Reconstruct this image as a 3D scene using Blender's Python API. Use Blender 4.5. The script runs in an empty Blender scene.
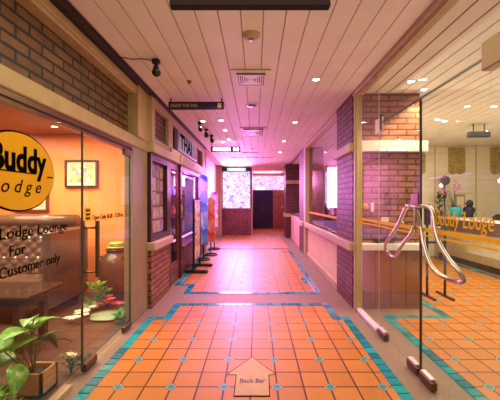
import bpy, math, random
from mathutils import Matrix, Vector
random.seed(7)
S = bpy.context.scene
C = S.collection
PI = math.pi

# ---------------------------------------------------------------- camera, world, lights, exposure
cam = bpy.data.objects.new('camera', bpy.data.cameras.new('camera'))
C.objects.link(cam); S.camera = cam
cam.location = (0, 0, 1.4); cam.rotation_euler = (PI/2, 0, 0)
cam.data.sensor_width = 36.0; cam.data.lens = 36.0*308/500
cam.data.shift_x = -6/500; cam.data.shift_y = 1/500
cam.data.clip_start = 0.05
S.view_settings.view_transform = 'Standard'
S.view_settings.look = 'None'
S.view_settings.gamma = 1.0
S.view_settings.use_curve_mapping = False
S.view_settings.exposure = 0.12
w = bpy.data.worlds.new('world'); S.world = w; w.use_nodes = True
w.node_tree.nodes['Background'].inputs[0].default_value = (1.0, 0.84, 0.70, 1)
w.node_tree.nodes['Background'].inputs[1].default_value = 0.30

def area(name, loc, rot, sx, sy, power, col, spread=180):
    l = bpy.data.lights.new(name, 'AREA'); l.shape = 'RECTANGLE'; l.size = sx; l.size_y = sy
    l.energy = power; l.color = col; l.spread = math.radians(spread)
    o = bpy.data.objects.new(name, l); C.objects.link(o); o.location = loc; o.rotation_euler = rot
    return o
def point(name, loc, power, col, r=0.05):
    l = bpy.data.lights.new(name, 'POINT'); l.energy = power; l.color = col; l.shadow_soft_size = r
    o = bpy.data.objects.new(name, l); C.objects.link(o); o.location = loc
    return o
WARM = (1.0, 0.66, 0.40); MAG = (1.0, 0.16, 0.80); PUR = (0.55, 0.12, 1.0)
area('corridor_fill', (0, 2.1, 2.74), (0, 0, 0), 1.8, 3.2, 36, (1, .90, .58))  # general warm fill added under the ceiling, no fitting of this size
area('corridor_ceiling_fill', (0, 2.2, 0.9), (PI, 0, 0), 2.0, 3.4, 5.5, (1, .90, .70))  # added fill aimed up at the ceiling, no lamp stands here
area('corridor_mid_tint_fill', (-.15, 4.3, 2.7), (0, 0, 0), 1.0, 2.6, 22, (1, .26, .95), 85)  # made-up magenta source, added to tint the floor below
area('corridor_far_fill', (0, 9.2, 2.7), (0, 0, 0), 1.6, 5.2, 72, (.86, .52, 1.0), 140)  # added violet fill for the far stretch, not a real fitting
area('corridor_far_ceiling_fill', (0, 9.6, 0.6), (PI, 0, 0), 1.8, 6.0, 22, (.78, .34, 1.0))  # unseen upward fill added to colour the far ceiling
area('led_glow', (-.8, 12.3, 1.95), (-PI/2, 0, 0), 1.2, 1.6, 85, (1, .28, .98), 120)
area('led_glow_header', (.6, 15.5, 2.4), (-PI/2, 0, 0), 1.4, .5, 40, (1, .35, .9))
for y_ in (5.3, 7.0): point('shop_neon_glow', (-1.60, y_, 1.75), 24, PUR, .03)
area('lounge_light', (-3.0, 3.4, 2.40), (0, 0, 0), 2.0, 1.6, 110, (1, .84, .56))
area('lounge_plant_fill', (-1.9, 1.8, 2.40), (0, 0, 0), .5, .8, 26, (1, .96, .76))  # fill added to brighten the leaves behind the glass
area('lobby_fill', (3.8, 4.2, 2.72), (0, 0, 0), 3.0, 4.0, 100, (1, .95, .80))  # broad fill added over the lobby besides its downlights
area('lobby_ceiling_fill', (3.8, 4.6, .3), (PI, 0, 0), 3.0, 4.0, 46, (1, .96, .84))  # added fill brightening the lobby ceiling from below, no lamp there
area('shop_light', (2.2, 8.0, 2.7), (0, 0, 0), 1.2, 4.0, 18, (1, .55, .85))

# ---------------------------------------------------------------- materials
def new_mat(name):
    m = bpy.data.materials.new(name); m.use_nodes = True
    return m, m.node_tree, m.node_tree.nodes['Principled BSDF']
def mat(name, col, rough=.6, metal=0, var=.0, scale=6, emis=0, ecol=None, bump=0):
    m, t, b = new_mat(name)
    b.inputs['Roughness'].default_value = rough; b.inputs['Metallic'].default_value = metal
    if var or bump:
        tc = t.nodes.new('ShaderNodeTexCoord'); n = t.nodes.new('ShaderNodeTexNoise')
        n.inputs['Scale'].default_value = scale; n.inputs['Detail'].default_value = 6
        t.links.new(tc.outputs['Object'], n.inputs['Vector'])
        r = t.nodes.new('ShaderNodeValToRGB')
        r.color_ramp.elements[0].position = .3; r.color_ramp.elements[1].position = .7
        r.color_ramp.elements[0].color = [c*(1-var) for c in col]+[1]
        r.color_ramp.elements[1].color = [min(1, c*(1+var)) for c in col]+[1]
        t.links.new(n.outputs['Fac'], r.inputs[0]); t.links.new(r.outputs[0], b.inputs['Base Color'])
        if bump:
            bp = t.nodes.new('ShaderNodeBump'); bp.inputs['Strength'].default_value = bump
            bp.inputs['Distance'].default_value = .02
            t.links.new(n.outputs['Fac'], bp.inputs['Height']); t.links.new(bp.outputs[0], b.inputs['Normal'])
    else:
        b.inputs['Base Color'].default_value = (*col, 1)
    if emis:
        b.inputs['Emission Color'].default_value = (*(ecol or col), 1)
        b.inputs['Emission Strength'].default_value = emis
    return m
def wood(name, c1, c2, rough=.4, stretch=(12, 1.2, 12)):
    m, t, b = new_mat(name)
    tc = t.nodes.new('ShaderNodeTexCoord'); mp = t.nodes.new('ShaderNodeMapping')
    mp.inputs['Scale'].default_value = stretch
    n = t.nodes.new('ShaderNodeTexNoise'); n.inputs['Scale'].default_value = 3; n.inputs['Detail'].default_value = 8
    r = t.nodes.new('ShaderNodeValToRGB')
    r.color_ramp.elements[0].color = (*c1, 1); r.color_ramp.elements[1].color = (*c2, 1)
    r.color_ramp.elements[0].position = .3; r.color_ramp.elements[1].position = .7
    for a, c in ((tc.outputs['Object'], mp.inputs[0]), (mp.outputs[0], n.inputs['Vector']), (n.outputs['Fac'], r.inputs[0]), (r.outputs[0], b.inputs['Base Color'])):
        t.links.new(a, c)
    b.inputs['Roughness'].default_value = rough
    return m
def brick(name, c1, c2, mortar, bw=.23, bh=.075, ms=.012, bump=.6, rough=.55):
    m, t, b = new_mat(name); N = t.nodes.new; L = t.links.new
    g = N('ShaderNodeNewGeometry'); sp = N('ShaderNodeSeparateXYZ'); sn = N('ShaderNodeSeparateXYZ')
    L(g.outputs['Position'], sp.inputs[0]); L(g.outputs['True Normal'], sn.inputs[0])
    ab = N('ShaderNodeMath'); ab.operation = 'ABSOLUTE'; L(sn.outputs[0], ab.inputs[0])
    gt = N('ShaderNodeMath'); gt.operation = 'GREATER_THAN'; gt.inputs[1].default_value = .5; L(ab.outputs[0], gt.inputs[0])
    mx = N('ShaderNodeMix'); mx.data_type = 'FLOAT'
    L(gt.outputs[0], mx.inputs[0]); L(sp.outputs[0], mx.inputs[2]); L(sp.outputs[1], mx.inputs[3])
    cb = N('ShaderNodeCombineXYZ'); L(mx.outputs[0], cb.inputs[0]); L(sp.outputs[2], cb.inputs[1])
    bt = N('ShaderNodeTexBrick'); L(cb.outputs[0], bt.inputs['Vector'])
    bt.inputs['Scale'].default_value = 1; bt.inputs['Brick Width'].default_value = bw
    bt.inputs['Row Height'].default_value = bh; bt.inputs['Mortar Size'].default_value = ms
    bt.inputs['Mortar Smooth'].default_value = .2
    bt.inputs['Color1'].default_value = (*c1, 1); bt.inputs['Color2'].default_value = (*c2, 1); bt.inputs['Mortar'].default_value = (*mortar, 1)
    n = N('ShaderNodeTexNoise'); n.inputs['Scale'].default_value = 9; n.inputs['Detail'].default_value = 5
    L(g.outputs['Position'], n.inputs['Vector'])
    mr = N('ShaderNodeMapRange'); mr.inputs[1].default_value = .3; mr.inputs[2].default_value = .7; mr.inputs[3].default_value = .65; mr.inputs[4].default_value = 1.25
    L(n.outputs['Fac'], mr.inputs[0])
    mu = N('ShaderNodeMix'); mu.data_type = 'RGBA'; mu.blend_type = 'MULTIPLY'; mu.inputs[0].default_value = 1
    L(bt.outputs['Color'], mu.inputs[6]); L(mr.outputs[0], mu.inputs[7]); L(mu.outputs[2], b.inputs['Base Color'])
    inv = N('ShaderNodeMath'); inv.operation = 'SUBTRACT'; inv.inputs[0].default_value = 1; L(bt.outputs['Fac'], inv.inputs[1])
    bp = N('ShaderNodeBump'); bp.inputs['Strength'].default_value = bump; bp.inputs['Distance'].default_value = .01
    L(inv.outputs[0], bp.inputs['Height']); L(bp.outputs[0], b.inputs['Normal'])
    b.inputs['Roughness'].default_value = rough
    return m
def tile_floor(name, c1, c2, grout, rough=.32, tile=.199, ox=.158, oy=2.312, diamonds=True):
    m, t, b = new_mat(name); N = t.nodes.new; L = t.links.new
    def M(op, a, c=None, d=None):
        n = N('ShaderNodeMath'); n.operation = op
        for i, v in enumerate((a, c, d)):
            if v is None: continue
            if isinstance(v, (int, float)): n.inputs[i].default_value = v
            else: L(v, n.inputs[i])
        return n.outputs[0]
    g = N('ShaderNodeNewGeometry'); sp = N('ShaderNodeSeparateXYZ'); L(g.outputs['Position'], sp.inputs[0])
    u = M('DIVIDE', M('SUBTRACT', sp.outputs[0], ox-20*tile*2), tile)
    v = M('DIVIDE', M('SUBTRACT', sp.outputs[1], oy-20*tile*2), tile)
    def dist(a, p):    # distance to nearest multiple of p
        q = M('DIVIDE', a, p); q = M('FRACT', M('ADD', q, .5)); return M('MULTIPLY', M('ABSOLUTE', M('SUBTRACT', q, .5)), p)
    line = M('LESS_THAN', M('MINIMUM', dist(u, 1), dist(v, 1)), .032)
    cb = N('ShaderNodeCombineXYZ'); L(M('FLOOR', u), cb.inputs[0]); L(M('FLOOR', v), cb.inputs[1])
    wn = N('ShaderNodeTexWhiteNoise'); wn.noise_dimensions = '2D'; L(cb.outputs[0], wn.inputs['Vector'])
    ns = N('ShaderNodeTexNoise'); ns.inputs['Scale'].default_value = 3.5; ns.inputs['Detail'].default_value = 7
    L(g.outputs['Position'], ns.inputs['Vector'])
    f = M('ADD', M('MULTIPLY', wn.outputs['Value'], .55), M('MULTIPLY', ns.outputs['Fac'], .45))
    def mixc(fac, a, c):
        x = N('ShaderNodeMix'); x.data_type = 'RGBA'
        if isinstance(fac, (int, float)): x.inputs[0].default_value = fac
        else: L(fac, x.inputs[0])
        for i, q in ((6, a), (7, c)):
            if isinstance(q, tuple): x.inputs[i].default_value = (*q, 1)
            else: L(q, x.inputs[i])
        return x.outputs[2]
    col = mixc(f, c1, c2); col = mixc(line, col, grout)
    hgt = M('SUBTRACT', 1, line)
    if diamonds:
        dd = M('ADD', dist(u, 2), dist(v, 2))
        col = mixc(M('LESS_THAN', dd, .25), col, grout)
        col = mixc(M('LESS_THAN', dd, .215), col, (.30, .52, .50))
        col = mixc(M('LESS_THAN', dd, .175), col, (.01, .22, .28))
        hgt = M('MAXIMUM', hgt, M('LESS_THAN', dd, .215))
    L(col, b.inputs['Base Color'])
    L(M('ADD', rough, M('MULTIPLY', ns.outputs['Fac'], .12)), b.inputs['Roughness'])
    bp = N('ShaderNodeBump'); bp.inputs['Strength'].default_value = .35; bp.inputs['Distance'].default_value = .004
    L(hgt, bp.inputs['Height']); L(bp.outputs[0], b.inputs['Normal'])
    return m
def island(name, cols, rough=.3, emis=0):
    m, t, b = new_mat(name); N = t.nodes.new; L = t.links.new
    g = N('ShaderNodeNewGeometry'); r = N('ShaderNodeValToRGB')
    r.color_ramp.interpolation = 'CONSTANT'
    while len(r.color_ramp.elements) < len(cols): r.color_ramp.elements.new(.5)
    for i, c in enumerate(cols):
        r.color_ramp.elements[i].position = i/len(cols); r.color_ramp.elements[i].color = (*c, 1)
    L(g.outputs['Random Per Island'], r.inputs[0]); L(r.outputs[0], b.inputs['Base Color'])
    if emis: L(r.outputs[0], b.inputs['Emission Color']); b.inputs['Emission Strength'].default_value = emis
    b.inputs['Roughness'].default_value = rough
    return m
def glass_mat(name, tint=(.93, .94, .93), ior=1.5):
    m, t, b = new_mat(name); N = t.nodes.new; L = t.links.new
    t.nodes.remove(b); out = t.nodes['Material Output']
    tr = N('ShaderNodeBsdfTransparent'); tr.inputs[0].default_value = (*tint, 1)
    gl = N('ShaderNodeBsdfGlossy'); gl.inputs['Roughness'].default_value = 0.0
    fr = N('ShaderNodeFresnel'); ge = N('ShaderNodeNewGeometry'); io = N('ShaderNodeMix'); io.data_type = 'FLOAT'
    io.inputs[2].default_value = ior; io.inputs[3].default_value = 1/ior      # both faces of the pane behave as air-to-glass
    L(ge.outputs['Backfacing'], io.inputs[0]); L(io.outputs[0], fr.inputs[0])
    mx = N('ShaderNodeMixShader'); L(fr.outputs[0], mx.inputs[0]); L(tr.outputs[0], mx.inputs[1]); L(gl.outputs[0], mx.inputs[2])
    L(mx.outputs[0], out.inputs[0])
    return m
def collage(name, cols, scale=14, emis=0, rough=.5, base=.0):
    m, t, b = new_mat(name); N = t.nodes.new; L = t.links.new
    tc = N('ShaderNodeTexCoord'); vo = N('ShaderNodeTexVoronoi'); vo.inputs['Scale'].default_value = scale
    ns = N('ShaderNodeTexNoise'); ns.inputs['Scale'].default_value = scale*.5; ns.inputs['Detail'].default_value = 4
    L(tc.outputs['Object'], vo.inputs['Vector']); L(tc.outputs['Object'], ns.inputs['Vector'])
    sp = N('ShaderNodeSeparateColor'); L(vo.outputs['Color'], sp.inputs[0])
    ad = N('ShaderNodeMath'); ad.operation = 'MULTIPLY_ADD'; ad.inputs[1].default_value = .6
    L(sp.outputs[0], ad.inputs[0])
    q = N('ShaderNodeMath'); q.operation = 'MULTIPLY_ADD'; q.inputs[1].default_value = 1.2; q.inputs[2].default_value = -.4; L(ns.outputs['Fac'], q.inputs[0])
    L(q.outputs[0], ad.inputs[2])
    r = N('ShaderNodeValToRGB')
    while len(r.color_ramp.elements) < len(cols): r.color_ramp.elements.new(.5)
    for i, c in enumerate(cols):
        r.color_ramp.elements[i].position = i/(len(cols)-1); r.color_ramp.elements[i].color = (*c, 1)
    L(ad.outputs[0], r.inputs[0])
    if emis > 1: b.inputs['Base Color'].default_value = (.02, .02, .02, 1)
    else: L(r.outputs[0], b.inputs['Base Color'])
    if emis: L(r.outputs[0], b.inputs['Emission Color']); b.inputs['Emission Strength'].default_value = emis
    b.inputs['Roughness'].default_value = rough
    return m

M_ = dict(
    ceil=mat('ceiling_paint', (.78, .70, .55), .62, var=.05, scale=3),
    groove=mat('ceiling_groove', (.38, .26, .18), .8),
    beam=mat('cream_timber', (.44, .31, .13), .45, var=.12, scale=7),
    cream=mat('cream_paint', (.52, .39, .19), .5, var=.06, scale=4),
    olive=mat('olive_cream_board', (.30, .24, .11), .5, var=.10, scale=4),
    boards=mat('cream_boards', (.78, .60, .36), .45, var=.05, scale=4),
    gutter=mat('dark_gutter', (.035, .018, .012), .5),
    brick=brick('red_brick', (.15, .05, .025), (.24, .085, .04), (.025, .013, .010)),
    brick_hi=brick('brown_brick', (.14, .060, .014), (.19, .085, .02), (.012, .007, .004), bw=.24, bh=.078),
    brick_lobby=brick('orange_brick', (.30, .12, .05), (.40, .17, .07), (.10, .04, .02)),
    terra=tile_floor('terracotta_tiles', (.42, .150, .018), (.55, .205, .030), (.045, .018, .010), rough=.34),
    terra_plain=tile_floor('lounge_tiles', (.12, .06, .04), (.16, .08, .055), (.07, .03, .02), rough=.25, diamonds=False),
    teal=island('teal_tiles', [(.0, .19, .22), (.0, .25, .28), (.0, .15, .19), (.01, .33, .34), (.0, .21, .27)], .15),
    stone=mat('washed_stone', (.24, .165, .10), .6, var=.18, scale=60),
    orange=mat('orange_plaster', (.95, .30, .08), .6, var=.04, scale=3),
    lobbywall=mat('cream_wall_panel', (.85, .74, .50), .55, var=.03, scale=3),
    gold=mat('gold_relief', (.40, .29, .07), .4, var=.45, scale=26, bump=.5),
    dwood=wood('dark_wood', (.035, .014, .008), (.075, .03, .015)),
    mwood=wood('red_brown_wood', (.12, .035, .015), (.20, .065, .03)),
    plantwood=wood('planter_wood', (.42, .25, .09), (.60, .38, .16)),
    leather=mat('brown_leather', (.13, .066, .040), .22, var=.2, scale=5),
    chrome=mat('polished_chrome', (.55, .50, .44), .16, 1),
    steel=mat('bronzed_steel', (.20, .13, .075), .35, 1),
    alu=mat('pale_aluminium', (.80, .74, .64), .35, .6),
    black=mat('black_metal', (.012, .010, .012), .4),
    blackp=mat('black_plastic', (.02, .016, .02), .5),
    glass=glass_mat('clear_glass', (.97, .975, .97), 1.24),
    glassd=glass_mat('lounge_glass', (.95, .94, .93), 1.26),
    glassedge=mat('glass_joint', (.05, .045, .035), .3),
    yellow=mat('yellow_vinyl', (.80, .42, .01), .5),
    amber=mat('amber_sign', (.78, .40, .01), .5, var=.03),
    ink=mat('black_ink', (.004, .003, .003), 1),
    white=mat('white_plastic', (.80, .74, .70), .4),
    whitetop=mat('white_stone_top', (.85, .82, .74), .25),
    paper=mat('cream_paper', (.75, .62, .40), .7),
    lamp=mat('lamp_glow', (1, .9, .78), .4, emis=30, ecol=(1, .86, .70)),
    pink=mat('pink_far_wall', (.80, .50, .42), .6, var=.04),
    led=collage('led_artwork', [(.25, .12, .9), (.7, .35, 1), (1, .75, 1), (.95, .95, 1), (1, .45, .85), (.3, .25, .95)], 11, emis=1.01),
    led2=collage('led_header_artwork', [(.5, .05, .8), (1, .3, .9), (1, .9, 1), (1, .4, .6), (.7, .5, 1)], 11, emis=1.05),
    ledsign=mat('lit_sign_white', (.9, .95, 1), .4, emis=5, ecol=(.85, .92, 1)),
    ledteal=mat('lit_sign_teal', (.05, .8, .8), .4, emis=2.5, ecol=(.05, .75, .8)),
    neon=mat('purple_neon', (.8, .3, 1), .4, emis=6, ecol=(.75, .16, 1)),
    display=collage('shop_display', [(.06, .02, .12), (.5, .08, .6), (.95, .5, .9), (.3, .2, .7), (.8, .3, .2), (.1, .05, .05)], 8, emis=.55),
    posters=collage('poster_print', [(.05, .04, .04), (.55, .5, .42), (.8, .75, .7), (.35, .08, .06), (.15, .2, .3), (.7, .6, .5)], 22),
    navy=mat('navy_door', (.02, .012, .09), .35),
    jar=mat('glazed_clay', (.10, .045, .025), .28, var=.3, scale=9),
    leaf=mat('leaf_green', (.10, .34, .03), .35, var=.35, scale=14),
    leafl=collage('variegated_leaf', [(.04, .22, .02), (.12, .40, .05), (.25, .55, .10), (.60, .78, .40)], 34, rough=.3),
    leafd=mat('leaf_dark', (.03, .10, .02), .4, var=.3, scale=12),
    lotus=mat('pale_lotus_leaf', (.38, .50, .30), .5, var=.12, scale=10),
    stem=mat('stem_green', (.10, .13, .03), .5),
    wpetal=mat('white_petal', (.85, .80, .62), .5, var=.05),
    rpetal=mat('red_petal', (.70, .07, .06), .5, var=.15),
    ypetal=mat('yellow_petal', (.85, .62, .12), .5, var=.1),
    ppetal=mat('pink_petal', (.75, .22, .50), .5, var=.15),
    tealpot=mat('teal_glaze', (.02, .42, .46), .2),
    soil=mat('dark_soil', (.03, .018, .01), .9, var=.3, scale=40),
    blueb=collage('blue_banner_print', [(.02, .04, .25), (.05, .15, .6), (.25, .5, .8), (.9, .8, .9), (.1, .1, .5)], 4),
    redb=collage('red_banner_print', [(.45, .02, .02), (.8, .06, .04), (.9, .4, .3), (.7, .05, .05)], 5),
    tanpanel=mat('tan_panel', (.36, .28, .15), .5, var=.06),
    brownpanel=mat('brown_counter_panel', (.10, .055, .03), .4, var=.15),
    navysign=mat('navy_sign', (.018, .012, .03), .45),
    arrow=mat('sand_tile', (.46, .29, .10), .5, var=.10, scale=9),
    goldtext=mat('gold_lettering', (.75, .55, .18), .4),
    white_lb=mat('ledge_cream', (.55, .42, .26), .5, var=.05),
)
EDGE = M_['glassedge']
for k_ in ('amber', 'yellow'): M_[k_].node_tree.nodes['Principled BSDF'].inputs['Specular IOR Level'].default_value = .05
M_['ink'].node_tree.nodes['Principled BSDF'].inputs['Specular IOR Level'].default_value = 0

# ---------------------------------------------------------------- mesh helpers
class MB:
    def __init__(s): s.v = []; s.f = []; s.sm = []
    def add(s, vs, fs, smooth=False):
        o = len(s.v); s.v += [tuple(v) for v in vs]
        s.f += [tuple(i+o for i in f) for f in fs]; s.sm += [smooth]*len(fs); return s
    def box(s, x0, x1, y0, y1, z0, z1, c=0.0):
        if c <= 0:
            vs = [(x, y, z) for z in (z0, z1) for y in (y0, y1) for x in (x0, x1)]
            return s.add(vs, [(0, 2, 3, 1), (4, 5, 7, 6), (0, 1, 5, 4), (2, 6, 7, 3), (0, 4, 6, 2), (1, 3, 7, 5)])
        c = min(c, (x1-x0)/2.1, (y1-y0)/2.1, (z1-z0)/2.1); ring = []
        for z, i in ((z0, c), (z0+c, 0), (z1-c, 0), (z1, c)):
            a, b_, d, e = x0+i, x1-i, y0+i, y1-i; k = c if i == 0 else c*.4
            ring.append([(a+k, d, z), (b_-k, d, z), (b_, d+k, z), (b_, e-k, z), (b_-k, e, z), (a+k, e, z), (a, e-k, z), (a, d+k, z)])
        vs = sum(ring, []); fs = []
        for r in range(3):
            for i in range(8): fs.append((r*8+i, r*8+(i+1) % 8, r*8+8+(i+1) % 8, r*8+8+i))
        fs.append(tuple(range(7, -1, -1))); fs.append(tuple(range(24, 32)))
        return s.add(vs, fs)
    def prism(s, pts, axis, a, b):      # pts 2D polygon, extruded along axis
        def P(p, t):
            return {'x': (t, p[0], p[1]), 'y': (p[0], t, p[1]), 'z': (p[0], p[1], t)}[axis]
        n = len(pts); vs = [P(p, a) for p in pts]+[P(p, b) for p in pts]
        fs = [tuple(range(n-1, -1, -1)), tuple(range(n, 2*n))]+[(i, (i+1) % n, n+(i+1) % n, n+i) for i in range(n)]
        return s.add(vs, fs)
    def tube(s, pts, r, n=10, closed=False):
        pts = [Vector(p) for p in pts]; m = len(pts); rs = r if isinstance(r, (list, tuple)) else [r]*m
        vs = []; up = Vector((0, 0, 1)); last = None
        for i, p in enumerate(pts):
            if closed: d = pts[(i+1) % m]-pts[i-1]
            else: d = pts[min(i+1, m-1)]-pts[max(i-1, 0)]
            d.normalize()
            if last is None:
                a = d.cross(up)
                if a.length < .05: a = d.cross(Vector((1, 0, 0)))
            else: a = last-d*last.dot(d)
            a.normalize(); last = a; b = d.cross(a)
            for k in range(n):
                t = 2*PI*k/n; vs.append(p+(a*math.cos(t)+b*math.sin(t))*rs[i])
        fs = []
        for i in range(m if closed else m-1):
            for k in range(n):
                j = (i+1) % m; fs.append((i*n+k, i*n+(k+1) % n, j*n+(k+1) % n, j*n+k))
        if not closed: fs += [tuple(range(n-1, -1, -1)), tuple(range((m-1)*n, m*n))]
        return s.add(vs, fs, True)
    def lathe(s, prof, c, n=24, axis='z'):
        vs = []
        for r, h in prof:
            for k in range(n):
                t = 2*PI*k/n; a, b = r*math.cos(t), r*math.sin(t)
                vs.append({'z': (c[0]+a, c[1]+b, c[2]+h), 'y': (c[0]+a, c[1]+h, c[2]+b), 'x': (c[0]+h, c[1]+a, c[2]+b)}[axis])
        fs = []
        for i in range(len(prof)-1):
            for k in range(n): fs.append((i*n+k, i*n+(k+1) % n, (i+1)*n+(k+1) % n, (i+1)*n+k))
        fs.append(tuple(range(n-1, -1, -1))); fs.append(tuple(range((len(prof)-1)*n, len(prof)*n)))
        return s.add(vs, fs, True)
    def ball(s, c, r, sx=1, sy=1, sz=1, n=12):
        vs = []; fs = []
        h = n//2
        for i in range(h+1):
            a = PI*(i+.02 if i == 0 else i-.02 if i == h else i)/h
            for k in range(n):
                t = 2*PI*k/n; vs.append((c[0]+r*sx*math.sin(a)*math.cos(t), c[1]+r*sy*math.sin(a)*math.sin(t), c[2]+r*sz*math.cos(a)))
        for i in range(h):
            for k in range(n): fs.append((i*n+k, (i+1)*n+k, (i+1)*n+(k+1) % n, i*n+(k+1) % n))
        fs.append(tuple(range(n))); fs.append(tuple(range((h+1)*n-1, h*n-1, -1)))
        return s.add(vs, fs, True)
    def build(s, name, m, parent=None):
        me = bpy.data.meshes.new(name)
        if parent is None:
            xs = [v[0] for v in s.v]; ys = [v[1] for v in s.v]; zs = [v[2] for v in s.v]
            org = ((min(xs)+max(xs))/2, (min(ys)+max(ys))/2, min(zs))
        else:
            org = (0, 0, 0); p = parent
            while p: org = tuple(a+b for a, b in zip(org, p.location)); p = p.parent
        me.from_pydata([tuple(a-b for a, b in zip(v, org)) for v in s.v], [], s.f)
        me.polygons.foreach_set('use_smooth', s.sm)
        me.materials.append(m if not isinstance(m, str) else M_[m]); me.update()
        o = bpy.data.objects.new(name, me); C.objects.link(o)
        if parent is None: o.location = org
        else: o.parent = parent
        return o
def B(*a, **k): return MB().box(*a, **k)
def tag(o, label=None, cat=None, group=None, kind=None):
    if label: o['label'] = label
    if cat: o['category'] = cat
    if group: o['group'] = group
    if kind: o['kind'] = kind
    return o
def thing(name, loc, label, cat, group=None, kind=None):
    o = bpy.data.objects.new(name, None); C.objects.link(o); o.location = loc; o.empty_display_size = .1
    return tag(o, label, cat, group, kind)
def struct(name, mb, m, label=None, cat=None):
    o = mb.build(name, m); o['kind'] = 'structure'
    if label: o['label'] = label
    if cat: o['category'] = cat
    return o
def dup(root, loc, label=None, group=None):
    r = root.copy(); C.objects.link(r); r.location = loc
    if label: r['label'] = label
    if group: r['group'] = group
    for ch in list(root.children):
        c = ch.copy(); C.objects.link(c); c.parent = r
        for g in ch.children:
            d = g.copy(); C.objects.link(d); d.parent = c
    return r
FACE = {'-y': ((1, 0, 0), (0, 0, 1)), '+x': ((0, 1, 0), (0, 0, 1)), '-x': ((0, -1, 0), (0, 0, 1)), 'up': ((1, 0, 0), (0, 1, 0))}
def text(s, size, loc, face, m, name, parent, width=None, shear=0, ext=.0015, align='LEFT', fat=0):
    cu = bpy.data.curves.new('t', 'FONT'); cu.body = s; cu.size = size; cu.extrude = ext; cu.align_x = align
    cu.shear = shear; cu.offset = fat; cu.resolution_u = 4
    ob = bpy.data.objects.new('t', cu); C.objects.link(ob)
    dg = bpy.context.evaluated_depsgraph_get(); dg.update()
    me = bpy.data.meshes.new_from_object(ob.evaluated_get(dg))
    bpy.data.objects.remove(ob); bpy.data.curves.remove(cu)
    xs = [v.co.x for v in me.vertices]; k = width/(max(xs)-min(xs)) if width else 1
    X, Y = (Vector(q) for q in FACE[face]); Z = X.cross(Y)
    org = Vector((0, 0, 0)); p = parent
    while p: org += p.location; p = p.parent
    L = Vector(loc)
    for v in me.vertices: v.co = L+X*v.co.x*k+Y*v.co.y+Z*v.co.z-org
    me.materials.clear(); me.materials.append(M_[m]); me.name = name
    o = bpy.data.objects.new(name, me); C.objects.link(o); o.parent = parent
    return o

# ================================================================ FLOORS
struct('floor', B(-5.2, 7.2, 0.2, 17, -.12, 0), 'stone')
# tiled zones (3 mm of tile bedded on the stone-chip floor)
def strip_tiles(mb, x0, x1, y0, y1, z=.006, s=.098):
    along_y = (y1-y0) > (x1-x0)
    L = (y1-y0) if along_y else (x1-x0); n = max(1, round(L/s)); d = L/n
    for i in range(n):
        g = .004
        if along_y: mb.box(x0+g, x1-g, y0+i*d+g, y0+(i+1)*d-g, 0, z, c=.002)
        else: mb.box(x0+i*d+g, x0+(i+1)*d-g, y0+g, y1-g, 0, z, c=.002)
near = MB()
near.box(-1.20, 1.02, .25, 3.62, 0, .005); near.box(-1.01, .90, 3.62, 4.11, 0, .005)
struct('floor', near, 'terra')
far = MB()
far.box(-1.01, .90, 4.74, 5.1, 0, .005); far.box(-1.26, .90, 5.1, 8.9, 0, .005)
far.box(-1.26, .95, 9.1, 12.5, 0, .005); far.box(-.2, 1.6, 12.9, 15.9, 0, .005)
struct('floor', far, 'terra')
lob = MB()
lob.box(1.64, 4.36, .25, 3.66, 0, .005); lob.box(2.36, 4.36, 3.66, 7.6, 0, .005)
struct('floor', lob, 'terra')
struct('floor', B(-5.0, -1.48, .25, 4.74, 0, .004), 'terra_plain')
t = MB()
strip_tiles(t, -1.30, -1.20, .25, 3.62); strip_tiles(t, -1.30, -1.01, 3.62, 3.72); strip_tiles(t, -1.11, -1.01, 3.72, 4.11)
strip_tiles(t, -1.11, 1.0, 4.11, 4.21); strip_tiles(t, .90, 1.0, 3.72, 4.11); strip_tiles(t, .90, 1.12, 3.62, 3.72); strip_tiles(t, 1.02, 1.12, .25, 3.62)
struct('trim_1', t, 'teal')
t = MB()
strip_tiles(t, -1.11, 1.0, 4.64, 4.74); strip_tiles(t, -1.11, -1.01, 4.74, 5.1); strip_tiles(t, -1.36, -1.01, 5.1, 5.2)
strip_tiles(t, -1.36, -1.26, 5.2, 8.9); strip_tiles(t, .90, 1.0, 4.74, 5.6); strip_tiles(t, .80, .90, 5.2, 5.6); strip_tiles(t, .90, 1.0, 5.6, 8.4)
strip_tiles(t, .72, .95, 8.4, 8.5)
strip_tiles(t, -1.26, -.9, 8.9, 9.0); strip_tiles(t, .5, .95, 8.9, 9.0); strip_tiles(t, -.9, -.7, 12.2, 12.3); strip_tiles(t, .6, .8, 12.2, 12.3)
struct('trim_2', t, 'teal')
t = MB()
strip_tiles(t, 1.54, 1.64, .25, 3.76); strip_tiles(t, 1.64, 2.36, 3.66, 3.76); strip_tiles(t, 2.26, 2.36, 3.76, 5.5); strip_tiles(t, 4.36, 4.46, 3.5, 7.6)
struct('trim_3', t, 'teal')

# ================================================================ CEILINGS
def slats(x0, x1, y0, y1, z, pitch=.17, gap=.006, th=.012):
    m = MB(); n = round((x1-x0)/pitch); d = (x1-x0)/n
    for i in range(n):
        m.box(x0+i*d+gap/2, x0+(i+1)*d-gap/2, y0, y1, z, z+th, c=.004)
    return m
struct('ceiling', slats(-1.31, 1.25, .2, 16.2, 2.8), 'ceil')
struct('ceiling', slats(1.38, 7.1, .2, 7.8, 2.8, gap=.014), 'ceil')
struct('ceiling', slats(1.38, 3.2, 7.8, 12.2, 2.8), 'ceil')
struct('ceiling', B(-5.1, 7.2, .2, 17, 2.815, 2.95), 'groove')
struct('ceiling', B(-5.0, -1.64, .2, 4.75, 2.42, 2.46), mat('lounge_ceiling', (.30, .12, .07), .5))

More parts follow.
